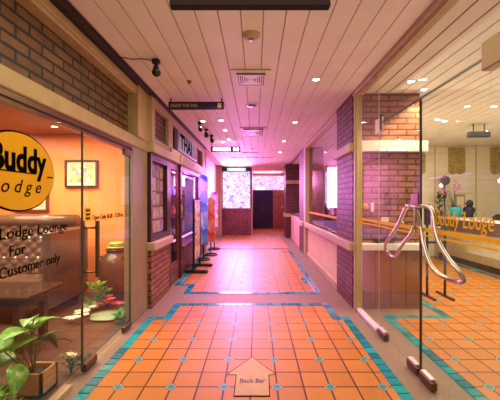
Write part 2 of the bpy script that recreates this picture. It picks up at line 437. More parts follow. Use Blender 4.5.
# ================================================================ LEFT WALL
XL = -1.40
struct('trim_4', B(-1.44, -1.33, .2, 8.25, 2.765, 2.828), 'gutter')
tb = MB(); tb.box(-1.53, -1.40, .2, 3.60, 2.65, 2.765, c=.006); tb.box(-1.50, -1.385, .2, 3.60, 2.68, 2.74, c=.005)
struct('trim_5', tb, 'beam')
struct('wall_left', B(-1.62, -1.50, .2, 3.62, 2.12, 2.765), 'brick_hi')
tb = MB(); tb.box(-1.50, -1.385, .2, 4.0, 2.03, 2.15, c=.008)
struct('trim_6', tb, 'beam')
tb = MB(); tb.box(-1.47, -1.40, .2, 3.5, 1.99, 2.03); tb.box(-1.46, -1.415, .2, 3.5, 1.955, 1.99)
struct('trim_7', tb, 'steel')
# cream post and fixed olive board beside the brick pier
tb = MB(); tb.box(-1.50, -1.40, 3.50, 3.97, .0, 2.03, c=.006)
struct('wall_left', tb, 'olive')
tb = MB(); tb.box(-1.53, -1.37, 3.60, 3.80, 2.15, 2.765, c=.008); tb.box(-1.53, -1.385, 3.80, 4.0, 2.15, 2.765)
struct('trim_8', tb, 'beam')
# brick pier; lower bricks in a lighter mix, warm light put into their colour
struct('wall_left', B(-1.60, -1.36, 4.0, 4.82, 0, .75), 'brick_lobby')
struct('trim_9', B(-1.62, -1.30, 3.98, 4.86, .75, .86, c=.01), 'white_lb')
tb = MB(); tb.box(-1.47, -1.32, 4.0, 4.86, 2.04, 2.17, c=.01)
struct('trim_10', tb, 'white_lb')
struct('wall_left', B(-1.60, -1.40, 4.0, 4.86, 2.17, 2.765), 'brick')
tb = MB()
tb.box(-1.41, -1.35, 4.0, 4.12, 2.17, 2.765); tb.box(-1.41, -1.35, 4.76, 4.86, 2.17, 2.765); tb.box(-1.41, -1.35, 4.12, 4.76, 2.66, 2.765); tb.box(-1.41, -1.35, 4.12, 4.76, 2.17, 2.24)
struct('trim_11', tb, 'cream')
struct('wall_left', B(-1.60, -1.44, 4.0, 4.82, .86, 2.04), 'dwood')
# fascia over the shop
tb = MB(); tb.box(-1.75, -1.42, 4.86, 8.2, 2.05, 2.765)
struct('wall_left', tb, 'brick')
tb = MB()
tb.box(-1.42, -1.35, 4.86, 8.2, 2.64, 2.765, c=.006); tb.box(-1.42, -1.33, 4.86, 8.2, 2.05, 2.25, c=.006); tb.box(-1.42, -1.35, 4.86, 5.0, 2.25, 2.64); tb.box(-1.42, -1.35, 7.8, 8.2, 2.25, 2.64)
struct('trim_12', tb, 'cream')
# lounge shell
struct('wall_left', B(-5.2, -1.62, 4.76, 4.86, 0, 2.83), 'orange')
struct('wall_left', B(-5.2, -5.0, .2, 4.76, 0, 2.83), 'orange')
struct('wall_left', B(-1.62, -1.60, 4.0, 4.76, 0, 2.83), 'orange')
# shop shell
struct('wall_left', B(-2.6, -2.5, 4.86, 8.3, 0, 2.83), 'dwood')
struct('wall_left', B(-2.5, -1.34, 8.2, 8.3, 0, 2.83), 'cream')
struct('floor', B(-2.5, -1.48, 4.9, 8.2, 0, .01), 'dwood')
# far left corridor wall
struct('wall_left', B(-1.75, -1.6, 8.3, 12.8, 0, 2.83), 'pink')
struct('wall_back', B(-1.6, -1.42, 12.6, 12.8, 0, 2.83), 'pink')
struct('baseboard_left', B(-1.6, -1.57, 8.3, 12.6, 0, .12), 'cream')
struct('trim_13', B(-1.6, -1.40, 12.5, 12.6, .85, .95), 'cream')
struct('trim_14', B(-1.48, -1.40, 12.52, 12.6, 0, 2.8), 'cream')

# left glass: fixed pane and door
o = struct('window_1', B(-1.405, -1.395, .3, 2.48, .03, 1.96), 'glassd', 'large fixed glass pane of the lounge front, with an oval sign', 'window')
B(-1.407, -1.393, 2.474, 2.486, .03, 1.96).build('glass_edge', EDGE, o)
MB().box(-1.43, -1.37, .3, 2.3, .0, .03).build('bottom_channel', M_['cream'], o)
def fitting(p, y0, y1, x=-1.40, z0=.01, z1=.075, m='steel'):
    f = B(x-.022, x+.022, y0, y1, z0, z1, c=.006).build('patch_fitting', m, p); return f
# painted letters on the pane
text('Lodge Lounge', .092, (-1.393, 1.665, 1.187), '+x', 'ink', 'lettering', o, width=.60)
text('For', .092, (-1.393, 1.735, 1.083), '+x', 'ink', 'lettering', o, width=.12)
text('Customer only', .088, (-1.393, 1.665, .972), '+x', 'ink', 'lettering', o, width=.52)
sg = tag(bpy.data.objects.new('oval_sign', None), 'oval amber sign with black lettering fixed on the lounge glass', 'sign'); C.objects.link(sg); sg.location = (-1.385, 1.81, 1.59)
def ellipse(cy, cz, a, b, n=56): return [(cy+a*math.cos(2*PI*i/n), cz+b*math.sin(2*PI*i/n)) for i in range(n)]
MB().prism(ellipse(1.805, 1.572, .305, .235), 'x', -1.394, -1.384).build('sign_rim', 'ink', sg)
MB().prism(ellipse(1.805, 1.572, .295, .225), 'x', -1.384, -1.380).build('sign_face', 'amber', sg)
text('Buddy', .205, (-1.3795, 1.59, 1.578), '+x', 'ink', 'lettering', sg, width=.43, fat=.007)
B(-1.3795, -1.377, 2.035, 2.085, 1.553, 1.561).build('underline', 'ink', sg)
B(-1.3795, -1.377, 1.56, 1.93, 1.566, 1.573).build('underline', 'ink', sg)
text('l o d g e', .11, (-1.3795, 1.60, 1.45), '+x', 'ink', 'lettering', sg, width=.37, shear=.3)

d = struct('door_1', B(-1.405, -1.395, 2.492, 3.42, .03, 1.96), 'glassd', 'frameless glass door into the orange lounge', 'door')
B(-1.407, -1.393, 3.408, 3.43, .03, 1.96).build('glass_edge', EDGE, d)
fitting(d, 2.50, 2.68); fitting(d, 3.24, 3.42); fitting(d, 3.26, 3.42, z0=1.89, z1=1.955)
h = MB(); h.box(-1.352, -1.322, 2.585, 2.61, .76, 1.235, c=.004); h.box(-1.478, -1.448, 2.585, 2.61, .76, 1.235, c=.004)
for z in (.80, 1.175): h.tube([(-1.465, 2.60, z), (-1.335, 2.60, z)], .009)
h.build('door_handle', 'steel', d)
text('Open Daily 06.00 - 22.00 hrs.', .062, (-1.393, 2.62, 1.238), '+x', 'ink', 'lettering', d, width=.62)
tag(B(-1.394, -1.391, 2.505, 2.595, 1.235, 1.345).build('sticker', 'yellow', d), 'small yellow sticker')
for i in range(3): B(-1.391, -1.3895, 2.52, 2.58, 1.25+i*.033, 1.262+i*.033).build('sticker_print', 'ink', d)

# ---------------------------------------------------------------- lounge furniture
pic = thing('framed_picture', (-2.68, 4.74, 1.61), 'dark framed colourful print hanging on the orange lounge wall', 'picture')
def frame(p, x0, x1, z0, z1, y, w_, fm, art):
    f = MB(); f.box(x0, x1, y-.03, y+.015, z1-w_, z1); f.box(x0, x1, y-.03, y+.015, z0, z0+w_); f.box(x0, x0+w_, y-.03, y+.015, z0+w_, z1-w_); f.box(x1-w_, x1, y-.03, y+.015, z0+w_, z1-w_)
    f.build('frame', fm, p)
    B(x0+w_, x1-w_, y-.01, y+.01, z0+w_, z1-w_).build('mat_board', 'paper', p)
    mw = w_+.05
    B(x0+mw, x1-mw, y-.014, y-.01, z0+mw, z1-mw).build('print', art, p)
art1 = collage('art_print', [(.5, .35, .1), (.8, .7, .5), (.9, .5, .1), (.15, .2, .4), (.7, .65, .8), (.3, .4, .3)], 16)
frame(pic, -2.93, -2.43, 1.61, 2.03, 4.74, .028, 'dwood', art1)
pic2 = thing('framed_picture', (-3.45, 4.74, 1.25), 'wood framed pale print above the sofa, partly behind the oval sign', 'picture')
frame(pic2, -3.72, -3.19, 1.24, 1.62, 4.74, .03, 'mwood', collage('art_print_pale', [(.5, .4, .28), (.7, .6, .42), (.4, .3, .22)], 12))

sofa = thing('tufted_sofa', (-3.3, 4.2, 0), 'dark brown button-tufted leather sofa with high back against the orange wall', 'sofa')
def tufted(x0, x1, z0, z1, y, depth=.035, nx=96, nz=36, px=.15, pz=.13):
    m = MB(); vs = []; fs = []
    for j in range(nz+1):
        for i in range(nx+1):
            x = x0+(x1-x0)*i/nx; z = z0+(z1-z0)*j/nz
            a = (x-x0)/px; b = (z-z0)/pz
            u = abs(math.sin(PI*(a+b)/1.0)); v = abs(math.sin(PI*(a-b)/1.0))
            h_ = (u*v)**.4*depth
            lean = .12*(z-z0)/(z1-z0)
            vs.append((x, y-h_+lean, z))
    for j in range(nz):
        for i in range(nx):
            k = j*(nx+1)+i; fs.append((k, k+1, k+nx+2, k+nx+1))
    m.add(vs, fs, True); return m
SX0, SX1 = -4.2, -2.47
bk = MB(); bk.prism([(4.06, .42), (4.18, 1.10), (4.26, 1.10), (4.45, 1.08), (4.45, .1), (4.06, .1)], 'x', SX0, SX1)
sb = bk.build('backrest', 'leather', sofa)
tufted(SX0+.04, SX1-.06, .46, 1.08, 4.055).build('tufted_panel', 'leather', sb)
for i in range(11):
    for j in range(5):
        x = SX0+.04+.15*(i+.5*(j % 2)); z = .46+.065*(2*j+ (0))+.03
        if x < SX1-.08: MB().ball((x, 4.045+.12*(z-.46)/.62, z+.03), .017, n=8).build('button', 'alu', sb)
rl = MB(); rl.tube([(SX0, 4.22, 1.12), (SX1+.02, 4.22, 1.12)], .095, 16); rl.build('top_roll', 'leather', sofa)
ar = MB(); ar.box(SX1-.05, SX1+.05, 3.6, 4.46, .1, 1.05, c=.03).build('wing', 'leather', sofa)
MB().box(SX0, SX1-.05, 3.45, 4.08, .12, .45, c=.05).build('seat', 'leather', sofa)
for x in (SX0+.08, SX1-.1):
    for y in (3.52, 4.38): MB().box(x-.03, x+.03, y-.03, y+.03, 0, .12).build('leg', 'dwood', sofa)

tbm = thing('coffee_table', (-2.7, 3.0, 0), 'low dark wooden table with a polished top in front of the tufted sofa', 'table')
B(-3.4, -2.02, 2.70, 3.25, .50, .55, c=.01).build('table_top', wood('polished_brown', (.035, .015, .010), (.06, .028, .016), .15), tbm)
B(-3.3, -2.14, 2.78, 3.17, .40, .50).build('apron', 'dwood', tbm)
for x in (-3.3, -2.2):
    for y in (2.78, 3.11): B(x, x+.06, y, y+.06, .0, .40).build('leg', 'dwood', tbm)

jr = thing('clay_jar', (-2.02, 4.45, 0), 'large brown glazed clay jar standing against the orange wall', 'jar')
jar = MB().lathe([(.12, 0), (.15, .02), (.20, .15), (.235, .32), (.24, .44), (.225, .54), (.18, .62), (.13, .655), (.125, .68), (.145, .70), (.14, .715), (.11, .71), (.105, .67)], (-2.02, 4.45, .0), 28)
jar.build('jar_body', 'jar', jr)
for sx in (-1, 1): MB().tube([(-2.02+sx*.13, 4.33, .60), (-2.02+sx*.16, 4.30, .63), (-2.02+sx*.19, 4.33, .60)], .012, 8).build('lug', 'jar', jr)
cl = thing('folded_cloth', (-2.02, 4.45, .715), 'green and yellow cloth bundle resting on the clay jar', 'cloth')
for i, (c_, dz, r_) in enumerate((('ypetal', .0, .13), ('leaf', .028, .12), ('ypetal', .055, .10))):
    MB().ball((-2.02, 4.45, .737+dz), r_, 1.0, .9, .22, 16).build('fold', c_, cl)

# plants behind the glass -------------------------------------------------
def leaf_blade(mb, base, tip, width, droop=.0, roll=0., n=10, lobes=0):
    b = Vector(base); t_ = Vector(tip); ax = t_-b; L = ax.length; ax.normalize()
    side = ax.cross(Vector((0, 0, 1)))
    if side.length < .05: side = Vector((1, 0, 0))
    side.normalize(); nrm = side.cross(ax); side = side*math.cos(roll)+nrm*math.sin(roll); nrm = side.cross(ax)
    vs = []; fs = []
    for i in range(n+1):
        s = i/n; w_ = width*.5*(math.sin(PI*min(1, s*.95+.06))**.7)*(1.15-.55*s)
        if lobes: w_ *= 1-.22*(i % 2)
        p = b+ax*L*s+nrm*(math.sin(PI*s)*L*.10)-Vector((0, 0, 1))*droop*s*s
        fold = nrm*w_*.22
        vs += [p-side*w_+fold, p, p+side*w_+fold, p+side*w_+fold-nrm*.002, p-nrm*.003, p-side*w_+fold-nrm*.002]
    for i in range(n):
        for k in range(6): fs.append((i*6+k, i*6+(k+1) % 6, (i+1)*6+(k+1) % 6, (i+1)*6+k))
    fs.append((5, 4, 3, 2, 1, 0)); fs.append(tuple(n*6+k for k in range(6)))
    mb.add(vs, fs, True)
def blossom(c, r, petals=6, tilt=.5):
    m = MB(); cx, cy, cz = c
    for k in range(petals):
        a = 2*PI*k/petals+random.random()*.4
        leaf_blade(m, (cx, cy, cz), (cx+math.cos(a)*r, cy+math.sin(a)*r, cz+r*tilt), r*.95, n=4)
    m.ball((cx, cy, cz+r*.25), r*.35, n=8)
    return m

pl = thing('potted_plant', (-1.62, 2.12, 0), 'tall leafy plant with broad patterned leaves in a wooden planter behind the lounge glass', 'plant')
pb = MB(); x0, x1, y0, y1, z1_ = -1.70, -1.52, 2.18, 2.36, .17
pb.box(x0, x1, y0, y0+.018, .005, z1_); pb.box(x0, x1, y1-.018, y1, .005, z1_); pb.box(x0, x0+.018, y0, y1, .005, z1_); pb.box(x1-.018, x1, y0, y1, .005, z1_); pb.box(x0, x1, y0, y1, .005, .02)
pb.build('planter_box', 'plantwood', pl)
B(x0+.018, x1-.018, y0+.018, y1-.018, .02, .14).build('soil', 'soil', pl)
leaves = [((-1.60, 2.20, .47), (-1.68, 1.98, .50), .20, 'leafl', 0), ((-1.60, 2.22, .49), (-1.46, 2.36, .53), .15, 'leafl', .2), ((-1.56, 2.18, .44), (-1.62, 2.02, .43), .14, 'leaf', .1),
          ((-1.66, 2.10, .40), (-1.74, 1.88, .33), .17, 'leafl', -.5), ((-1.62, 2.08, .30), (-1.56, 1.98, .17), .15, 'leafl', .6), ((-1.64, 2.16, .41), (-1.50, 2.28, .38), .09, 'leafd', .8),
          ((-1.55, 2.26, .42), (-1.52, 2.36, .30), .07, 'leafd', .6), ((-1.72, 2.1, .38), (-1.90, 2.2, .45), .18, 'leafl', 0), ((-1.62, 2.26, .46), (-1.74, 2.42, .50), .16, 'leaf', 0),
          ((-1.60, 2.24, .36), (-1.47, 2.40, .42), .12, 'leafl', .3), ((-1.70, 2.20, .30), (-1.82, 2.05, .26), .14, 'leaf', .3), ((-1.66, 2.30, .52), (-1.60, 2.12, .56), .12, 'leafl', -.2), ((-1.58, 2.32, .34), (-1.46, 2.46, .30), .08, 'leafd', .2)]
for b_, t_, w_, m_, rl_ in leaves:
    q = MB(); leaf_blade(q, b_, t_, w_, .03, rl_, 12, 0); q.build('leaf', m_, pl)
    s_ = MB(); s_.tube([(-1.64, 2.27, .13), ((b_[0]-1.62)/2-.0, (b_[1]+2.16)/2, .17+(b_[2]-.17)*.6), b_], .005, 6); s_.build('stem', 'stem', pl)
# low bedding plants along the glass
def bush(cx, cy, h_, r, n, m_, label, cat='plant', name='leafy_plant', flowers=None, lw=.05):
    p = thing(name, (cx, cy, .004), label, cat)
    st = MB(); lf = MB()
    for i in range(n):
        a = random.random()*2*PI; rr = r*random.uniform(.3, 1); hh = h_*random.uniform(.4, 1)
        e = (cx+rr*math.cos(a), cy+rr*math.sin(a)*.8, hh)
        e = (min(e[0], -1.43) if cx < 0 else e[0], e[1], e[2])
        st.tube([(cx, cy, .004), (cx+(e[0]-cx)*.3, cy+(e[1]-cy)*.3, hh*.6), e], .003, 5)
        a2 = a+random.uniform(-.6, .6); L = lw*random.uniform(1.1, 1.8)
        tx = e[0]+L*math.cos(a2)
        if cx < 0: tx = min(tx, -1.425)
        leaf_blade(lf, e, (tx, e[1]+L*math.sin(a2), e[2]+random.uniform(-.02, .03)), lw, n=5)
    st.build('stems', 'stem', p); tag(lf.build('foliage', m_, p), kind='stuff')
    for (fm, k, fr) in (flowers or []):
        for i in range(k):
            a = random.random()*2*PI; rr = r*random.uniform(.2, .9)
            c_ = (min(cx+rr*math.cos(a), -1.46) if cx < 0 else cx+rr*math.cos(a), cy+rr*math.sin(a), h_*random.uniform(.75, 1.05))
            blossom(c_, fr).build('blossom', fm, p)
    return p
bush(-1.62, 1.93, .26, .06, 26, 'leaf', 'bright green small-leaved plant left of the wooden planter')
bush(-1.53, 1.92, .13, .08, 18, 'leafd', 'low plant with pale yellow lily blooms in front of the wooden planter', flowers=[('ypetal', 1, .035), ('wpetal', 2, .028)], lw=.035)
bush(-1.50, 2.50, .16, .07, 22, 'leafd', 'low plant with pale yellow flowers by the foot of the glass joint', flowers=[('ypetal', 2, .028), ('wpetal', 3, .028)], lw=.035)
bush(-1.46, 2.62, .09, .04, 14, 'leafd', 'dark green low creeper beyond the pale yellow flowers at the glass joint', lw=.035)

# floor flower arrangement by the lounge door
fa = thing('flower_arrangement', (-1.82, 3.7, 0), 'floor arrangement of white and red flowers around pale green lotus leaves', 'flowers')
def pad(cx, cy, r, z, n=36):
    m = MB(); pts = []
    for i in range(n):
        a = 2*PI*i/n; rr = r*(1+.04*math.sin(5*a)) * (.75 if i == 0 else 1)
        pts.append((cx+rr*math.cos(a), cy+rr*.9*math.sin(a)))
    vs = [(cx, cy, z-.01)]+[(x, y, z) for x, y in pts]+[(cx, cy, z-.016)]+[(x, y, z-.006) for x, y in pts]
    fs = [(0, 1+i, 1+(i+1) % n) for i in range(n)]+[(n+1, n+2+(i+1) % n, n+2+i) for i in range(n)]+[(1+i, n+2+i, n+2+(i+1) % n, 1+(i+1) % n) for i in range(n)]
    return m.add(vs, fs, True)
pad(-1.78, 3.72, .21, .03).build('lotus_leaf', 'lotus', fa)
pad(-2.14, 4.08, .17, .035).build('lotus_leaf', 'lotus', fa)
for i in range(17):
    c_ = [(-2.10, 3.55), (-2.02, 3.50), (-1.95, 3.52), (-2.12, 3.66), (-2.05, 3.72), (-2.0, 3.62), (-2.1, 3.8), (-2.02, 3.86), (-1.97, 3.94), (-2.16, 3.52), (-2.06, 3.45), (-1.62, 3.98), (-1.56, 3.96), (-1.50, 3.88), (-2.0, 3.78), (-2.16, 3.74), (-1.66, 3.90)][i]
    blossom((min(c_[0], -1.56), min(c_[1], 3.9) if c_[0] > -1.7 else c_[1], .045+.02*(i % 3)), .05).build('blossom', 'wpetal', fa)
for i in range(10):
    c_ = [(-1.93, 3.92), (-1.88, 3.96), (-1.83, 3.92), (-1.80, 4.0), (-1.86, 4.04), (-1.92, 4.0), (-1.94, 3.86), (-1.66, 3.80), (-1.63, 3.72), (-1.78, 3.94)][i]
    c_ = (min(c_[0], -1.60), c_[1] if c_[0] < -1.9 or c_[1] < 3.9 else 3.9)
    blossom((c_[0], c_[1], .09+.025*(i % 3)), .06).build('blossom', 'rpetal', fa)
g = MB()
for i in range(90):
    a = random.random()*2*PI; u = random.random()
    cx, cy = (-2.02+.14*math.cos(a)*u, 3.98+.10*math.sin(a)*u) if i < 60 else (-1.56+random.uniform(-.05, .05), 3.55+random.uniform(-.12, .25))
    z = random.uniform(.05, .32) if i < 60 else random.uniform(.02, .10)
    leaf_blade(g, (cx, cy, z), (cx+.07*math.cos(a), cy+.07*math.sin(a), z+.04), .045, n=4)
tag(g.build('greenery', 'leaf', fa), kind='stuff')
g = MB()
for k in range(14):
    a = 2*PI*k/14; g.tube([(-2.02, 3.98, .004), (-2.02+.10*math.cos(a), 3.98+.08*math.sin(a), .28)], .004, 5)
g.build('stems', 'stem', fa)

# ================================================================ LEFT SHOPFRONT
pc = thing('poster_case', (-1.42, 4.41, .86), 'framed display case covered in small posters on the brick pier', 'display case')
f = MB(); f.box(-1.44, -1.37, 4.02, 4.08, .86, 2.03); f.box(-1.44, -1.37, 4.76, 4.82, .86, 2.03); f.box(-1.44, -1.37, 4.08, 4.76, 1.94, 2.03); f.box(-1.44, -1.37, 4.08, 4.76, .86, .94)
f.build('frame', 'dwood', pc)
B(-1.44, -1.435, 4.08, 4.76, .94, 1.94).build('backing', mat('case_backing', (.30, .10, .22), .6), pc)
k = 0
for j in range(5):
    for i in range(4):
        y_ = 4.095+i*.166; z_ = .955+j*.197
        pm = collage('poster_print_%s' % 'abcde'[k % 5], [[(.7, .6, .55), (.2, .1, .1), (.8, .75, .7)], [(.5, .1, .1), (.8, .6, .4), (.1, .1, .2)], [(.75, .7, .65), (.4, .35, .3), (.9, .85, .8)], [(.1, .1, .3), (.6, .3, .6), (.8, .7, .8)], [(.05, .05, .05), (.6, .55, .5), (.5, .2, .1)]][k % 5], 30) if k < 5 else bpy.data.materials['poster_print_%s' % 'abcde'[(k*3+j) % 5]]
        B(-1.435, -1.430, y_, y_+random.uniform(.13, .155), z_, z_+random.uniform(.15, .185)).build('poster', pm, pc); k += 1

dr = struct('door_2', B(-1.43, -1.39, 4.93, 5.02, .01, 2.03), 'mwood', 'wooden shop door with glass and a chrome lever handle', 'door')
B(-1.43, -1.39, 5.48, 5.56, .01, 2.03).build('door_frame', 'mwood', dr)
B(-1.43, -1.39, 5.02, 5.48, 1.94, 2.03).build('door_frame', 'mwood', dr)
B(-1.43, -1.39, 5.02, 5.48, .01, .35).build('door_panel', 'mwood', dr)
B(-1.42, -1.41, 5.02, 5.48, .35, 1.94).build('glass_pane', 'glass', dr)
MB().tube([(-1.39, 5.52, 1.32), (-1.33, 5.52, 1.32), (-1.33, 5.52, 1.10), (-1.39, 5.52, 1.10)], .014, 8).build('door_handle', 'chrome', dr)
struct('trim_15', B(-1.45, -1.37, 4.82, 4.93, 0, 2.05), 'dwood')
sw = struct('window_2', B(-1.42, -1.41, 5.66, 7.35, .56, 1.96), 'glass', 'glowing purple shop display window on the left', 'window')
B(-1.45, -1.36, 5.56, 5.66, .0, 2.05).build('window_frame', 'dwood', sw)
B(-1.45, -1.36, 7.35, 7.45, .0, 2.05).build('window_frame', 'dwood', sw)
B(-1.45, -1.36, 5.66, 7.35, 1.96, 2.05).build('window_frame', 'dwood', sw)
B(-1.47, -1.33, 5.66, 7.35, .50, .56).build('window_sill', 'mwood', sw)
B(-1.45, -1.40, 5.66, 7.35, .0, .50).build('lower_panel', 'mwood', sw)
struct('wall_left', B(-1.45, -1.40, 7.45, 8.2, 0, 2.05), 'dwood')
sh = thing('display_shelf', (-2.0, 6.4, 0), 'lit display shelves of colourful goods inside the left shop', 'shelf')
B(-2.30, -2.26, 5.0, 7.6, .02, 2.4).build('back_panel', 'display', sh)
for z in (.60, 1.05, 1.5): B(-2.26, -1.75, 5.2, 7.6, z, z+.025).build('shelf_board', 'dwood', sh)
for z, x_ in ((1.93, -1.52), (.66, -1.52)):
    MB().tube([(x_, 5.62, z), (x_, 7.3, z)], .016, 8).build('neon_tube', 'neon', sw)
for i in range(3):
    for j in range(6):
        y_ = 5.3+j*.38; z = (.625, 1.075, 1.525)[i]
        m_ = ['display', 'posters', 'redb', 'blueb'][(i+j) % 4]
        q = MB(); x_ = -1.95; hgt = .18+.05*((i*j) % 3)
        q.lathe([(.06, 0), (.075, .04), (.07, hgt*.6), (.03, hgt*.8), (.035, hgt)], (x_, y_, z), 10)
        tag(q.build('vase', m_), '%s vase on the %s shelf of the left shop, %s from the shop door' % ({'display': 'purple patterned', 'posters': 'cream patterned', 'redb': 'red', 'blueb': 'blue'}[m_], ('lower', 'middle', 'upper')[i], ('first', 'second', 'third', 'fourth', 'fifth', 'sixth')[j]), 'vase', 'vases on the shop display shelves')

ss = thing('shop_sign', (-1.35, 6.0, 2.25), 'framed shop sign with dark tall letters above the left shop window', 'sign')
B(-1.40, -1.325, 5.25, 6.9, 2.27, 2.62, c=.01).build('sign_frame', mat('purple_grey_frame', (.30, .22, .38), .4), ss)
B(-1.325, -1.318, 5.29, 6.86, 2.30, 2.59).build('sign_face', mat('pale_blue_panel', (.26, .29, .42), .4), ss)
text('THAI', .36, (-1.317, 5.36, 2.325), '+x', 'ink', 'lettering', ss, width=.95, fat=.012)
B(-1.318, -1.312, 6.45, 6.84, 2.31, 2.58).build('sign_brick_panel', 'mwood', ss)
s2 = thing('sign_strip', (-1.32, 6.2, 2.09), 'narrow cream sign strip with brown letters under the left shop sign', 'sign')
B(-1.33, -1.31, 5.4, 7.5, 2.08, 2.20).build('sign_board', 'paper', s2)
text('DESIGN THAI', .13, (-1.309, 5.55, 2.095), '+x', 'mwood', 'lettering', s2, width=1.6)

# stands in the corridor on the left
bs = thing('menu_stand', (-1.2, 6.25, 0), 'black framed narrow poster stand on two flat feet, nearest in the corridor', 'stand')
for y_ in (5.93, 6.55): B(-1.38, -.93, y_, y_+.09, .008, .06, c=.01).build('foot', 'black', bs)
for y_ in (5.95, 6.58): B(-1.225, -1.185, y_, y_+.035, .06, 1.43).build('post', 'black', bs)
for z in (1.38, .21): B(-1.22, -1.19, 5.985, 6.58, z, z+.04).build('frame_rail', 'black', bs)
B(-1.212, -1.198, 5.985, 6.58, .25, 1.38).build('poster_panel', collage('menu_print', [(.7, .5, .15), (.85, .7, .5), (.3, .12, .06), (.8, .55, .2)], 12), bs)
def banner(name, x0, x1, y, z0, z1, m_, label, ring=.16):
    p = thing(name, ((x0+x1)/2, y, .006), label, 'banner'); cx = (x0+x1)/2
    pts = []; n = 12
    for i in range(n+1):
        x = x0+(x1-x0)*i/n; pts.append((x, z1+.07*math.sin(PI*i/n)))
    MB().prism([(x1, z0), (x0, z0)]+pts, 'y', y-.008, y+.008).build('banner_panel', m_, p)
    MB().tube([(cx, y+.022, .02), (cx, y+.022, z1-.1)], .014, 8).build('pole', 'black', p)
    MB().tube([(cx+ring*math.cos(2*PI*i/20), y+ring*math.sin(2*PI*i/20), .022) for i in range(20)], .016, 8, closed=True).build('base_ring', 'black', p)
    MB().box(cx-ring, cx+ring, y+.012, y+.034, .012, .028).build('base_bar', 'black', p)
    return p
banner('banner_stand', -1.36, -1.14, 7.3, .35, 1.95, 'blueb', 'blue printed banner with a rounded top behind the poster stand')
banner('banner_stand', -1.28, -1.06, 7.95, .35, 1.42, 'redb', 'red printed banner standing behind the blue banner', .18)
banner('banner_stand', -1.32, -1.10, 8.9, .65, 1.60, 'display', 'dark framed multicoloured banner farthest along the left wall', .18)

# ================================================================ RIGHT WALL
XR = 1.30
struct('wall_right', B(1.26, 2.13, 4.02, 4.8, 0, 2.828), 'brick')
struct('wall_right', B(1.31, 2.125, 4.0, 4.02, .86, 2.80), 'brick_lobby')
struct('wall_right', B(1.31, 2.125, 4.0, 4.02, .0, .75), tile_floor('mirrored_floor_tint', (.26, .11, .03), (.31, .14, .04), (.12, .05, .02), rough=.2, diamonds=False))  # made-up facing; its tile colour stands for the floor reflected in the glass
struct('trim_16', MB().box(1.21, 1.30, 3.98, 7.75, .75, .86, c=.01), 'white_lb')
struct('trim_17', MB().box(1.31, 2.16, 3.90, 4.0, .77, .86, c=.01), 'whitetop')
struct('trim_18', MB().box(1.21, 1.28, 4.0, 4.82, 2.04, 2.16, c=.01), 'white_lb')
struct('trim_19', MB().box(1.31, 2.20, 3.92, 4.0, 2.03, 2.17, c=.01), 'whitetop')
tb = MB(); tb.box(1.27, 1.34, 3.88, 3.99, 0, 2.76, c=.006); tb.box(1.255, 1.27, 3.91, 3.96, 0, 2.76)
struct('trim_20', tb, 'cream')
tb = MB(); tb.box(1.25, 1.38, .2, 4.0, 2.755, 2.828, c=.006); tb.box(1.28, 1.35, .2, 3.88, 2.73, 2.76)
struct('trim_21', tb, 'beam')
tb = MB(); tb.box(1.25, 1.38, 4.8, 8.05, 2.74, 2.828, c=.006)
struct('trim_22', tb, 'cream')
# boarded low wall
lw_ = MB()
for i in range(22):
    y_ = 4.82+i*.1345; lw_.box(1.30, 1.335, y_+.006, y_+.1285, .1, .75, c=.004)
lw_.box(1.335, 1.42, 4.8, 7.78, 0, .75)
struct('wall_right', lw_, 'boards')
struct('baseboard_right', B(1.265, 1.30, 4.8, 7.75, 0, .11, c=.006), 'cream')
sw = struct('window_3', B(1.33, 1.34, 4.82, 7.75, .86, 2.74), 'glass', 'long glass shop window above the cream boarded wall', 'window')
B(1.325, 1.345, 4.82, 7.75, 1.10, 1.14).build('stripe', 'yellow', sw)
struct('trim_23', MB().box(1.24, 1.34, 7.75, 8.02, 0, 2.828, c=.006), 'cream')
struct('wall_right', B(1.26, 1.75, 8.02, 8.95, 0, 2.828), 'brick')
struct('trim_24', MB().box(1.16, 1.26, 7.85, 9.0, .75, .86, c=.01), 'white_lb')
struct('wall_right', B(1.13, 1.75, 11.65, 12.4, 0, 2.828), brick('maroon_brick', (.14, .035, .04), (.18, .05, .05), (.05, .02, .02)))
tb = MB(); tb.box(1.10, 1.13, 11.6, 12.4, .8, .93); tb.box(1.13, 1.78, 11.6, 11.65, .8, .93); tb.box(1.12, 1.76, 11.6, 11.65, 2.05, 2.18)
struct('trim_25', tb, 'cream')
rail = struct('trim_26', MB().tube([(1.35, 8.95, .93), (1.35, 11.62, .93)], .03, 8), 'blackp')
struct('wall_right', B(1.32, 1.38, 8.95, 11.6, 0, .88), 'pink')
# partition lobby / shop
struct('wall_right', MB().prism([(2.13, 4.6), (2.13, 4.8), (3.2, 7.8), (3.3, 7.9), (3.3, 7.5)], 'z', 0, 2.828), 'lobbywall')
struct('wall_right', B(3.2, 3.3, 7.9, 12.3, 0, 2.828), 'pink')
bw = struct('wall_back', B(1.75, 3.3, 12.2, 12.3, 0, 2.828), 'pink')
for (a, b_, z0, z1, lb) in ((2.05, 2.58, 1.2, 2.45, 'left'), (2.68, 3.12, 1.0, 2.65, 'right')):
    wp = thing('lit_poster', ((a+b_)/2, 12.18, z0), 'glowing pink and white poster, %s of the pair deep inside the right shop' % lb, 'poster')
    B(a, b_, 12.165, 12.2, z0, z1).build('poster_frame', 'dwood', wp)
    B(a+.04, b_-.04, 12.155, 12.165, z0+.04, z1-.04).build('lit_panel', 'led2', wp)
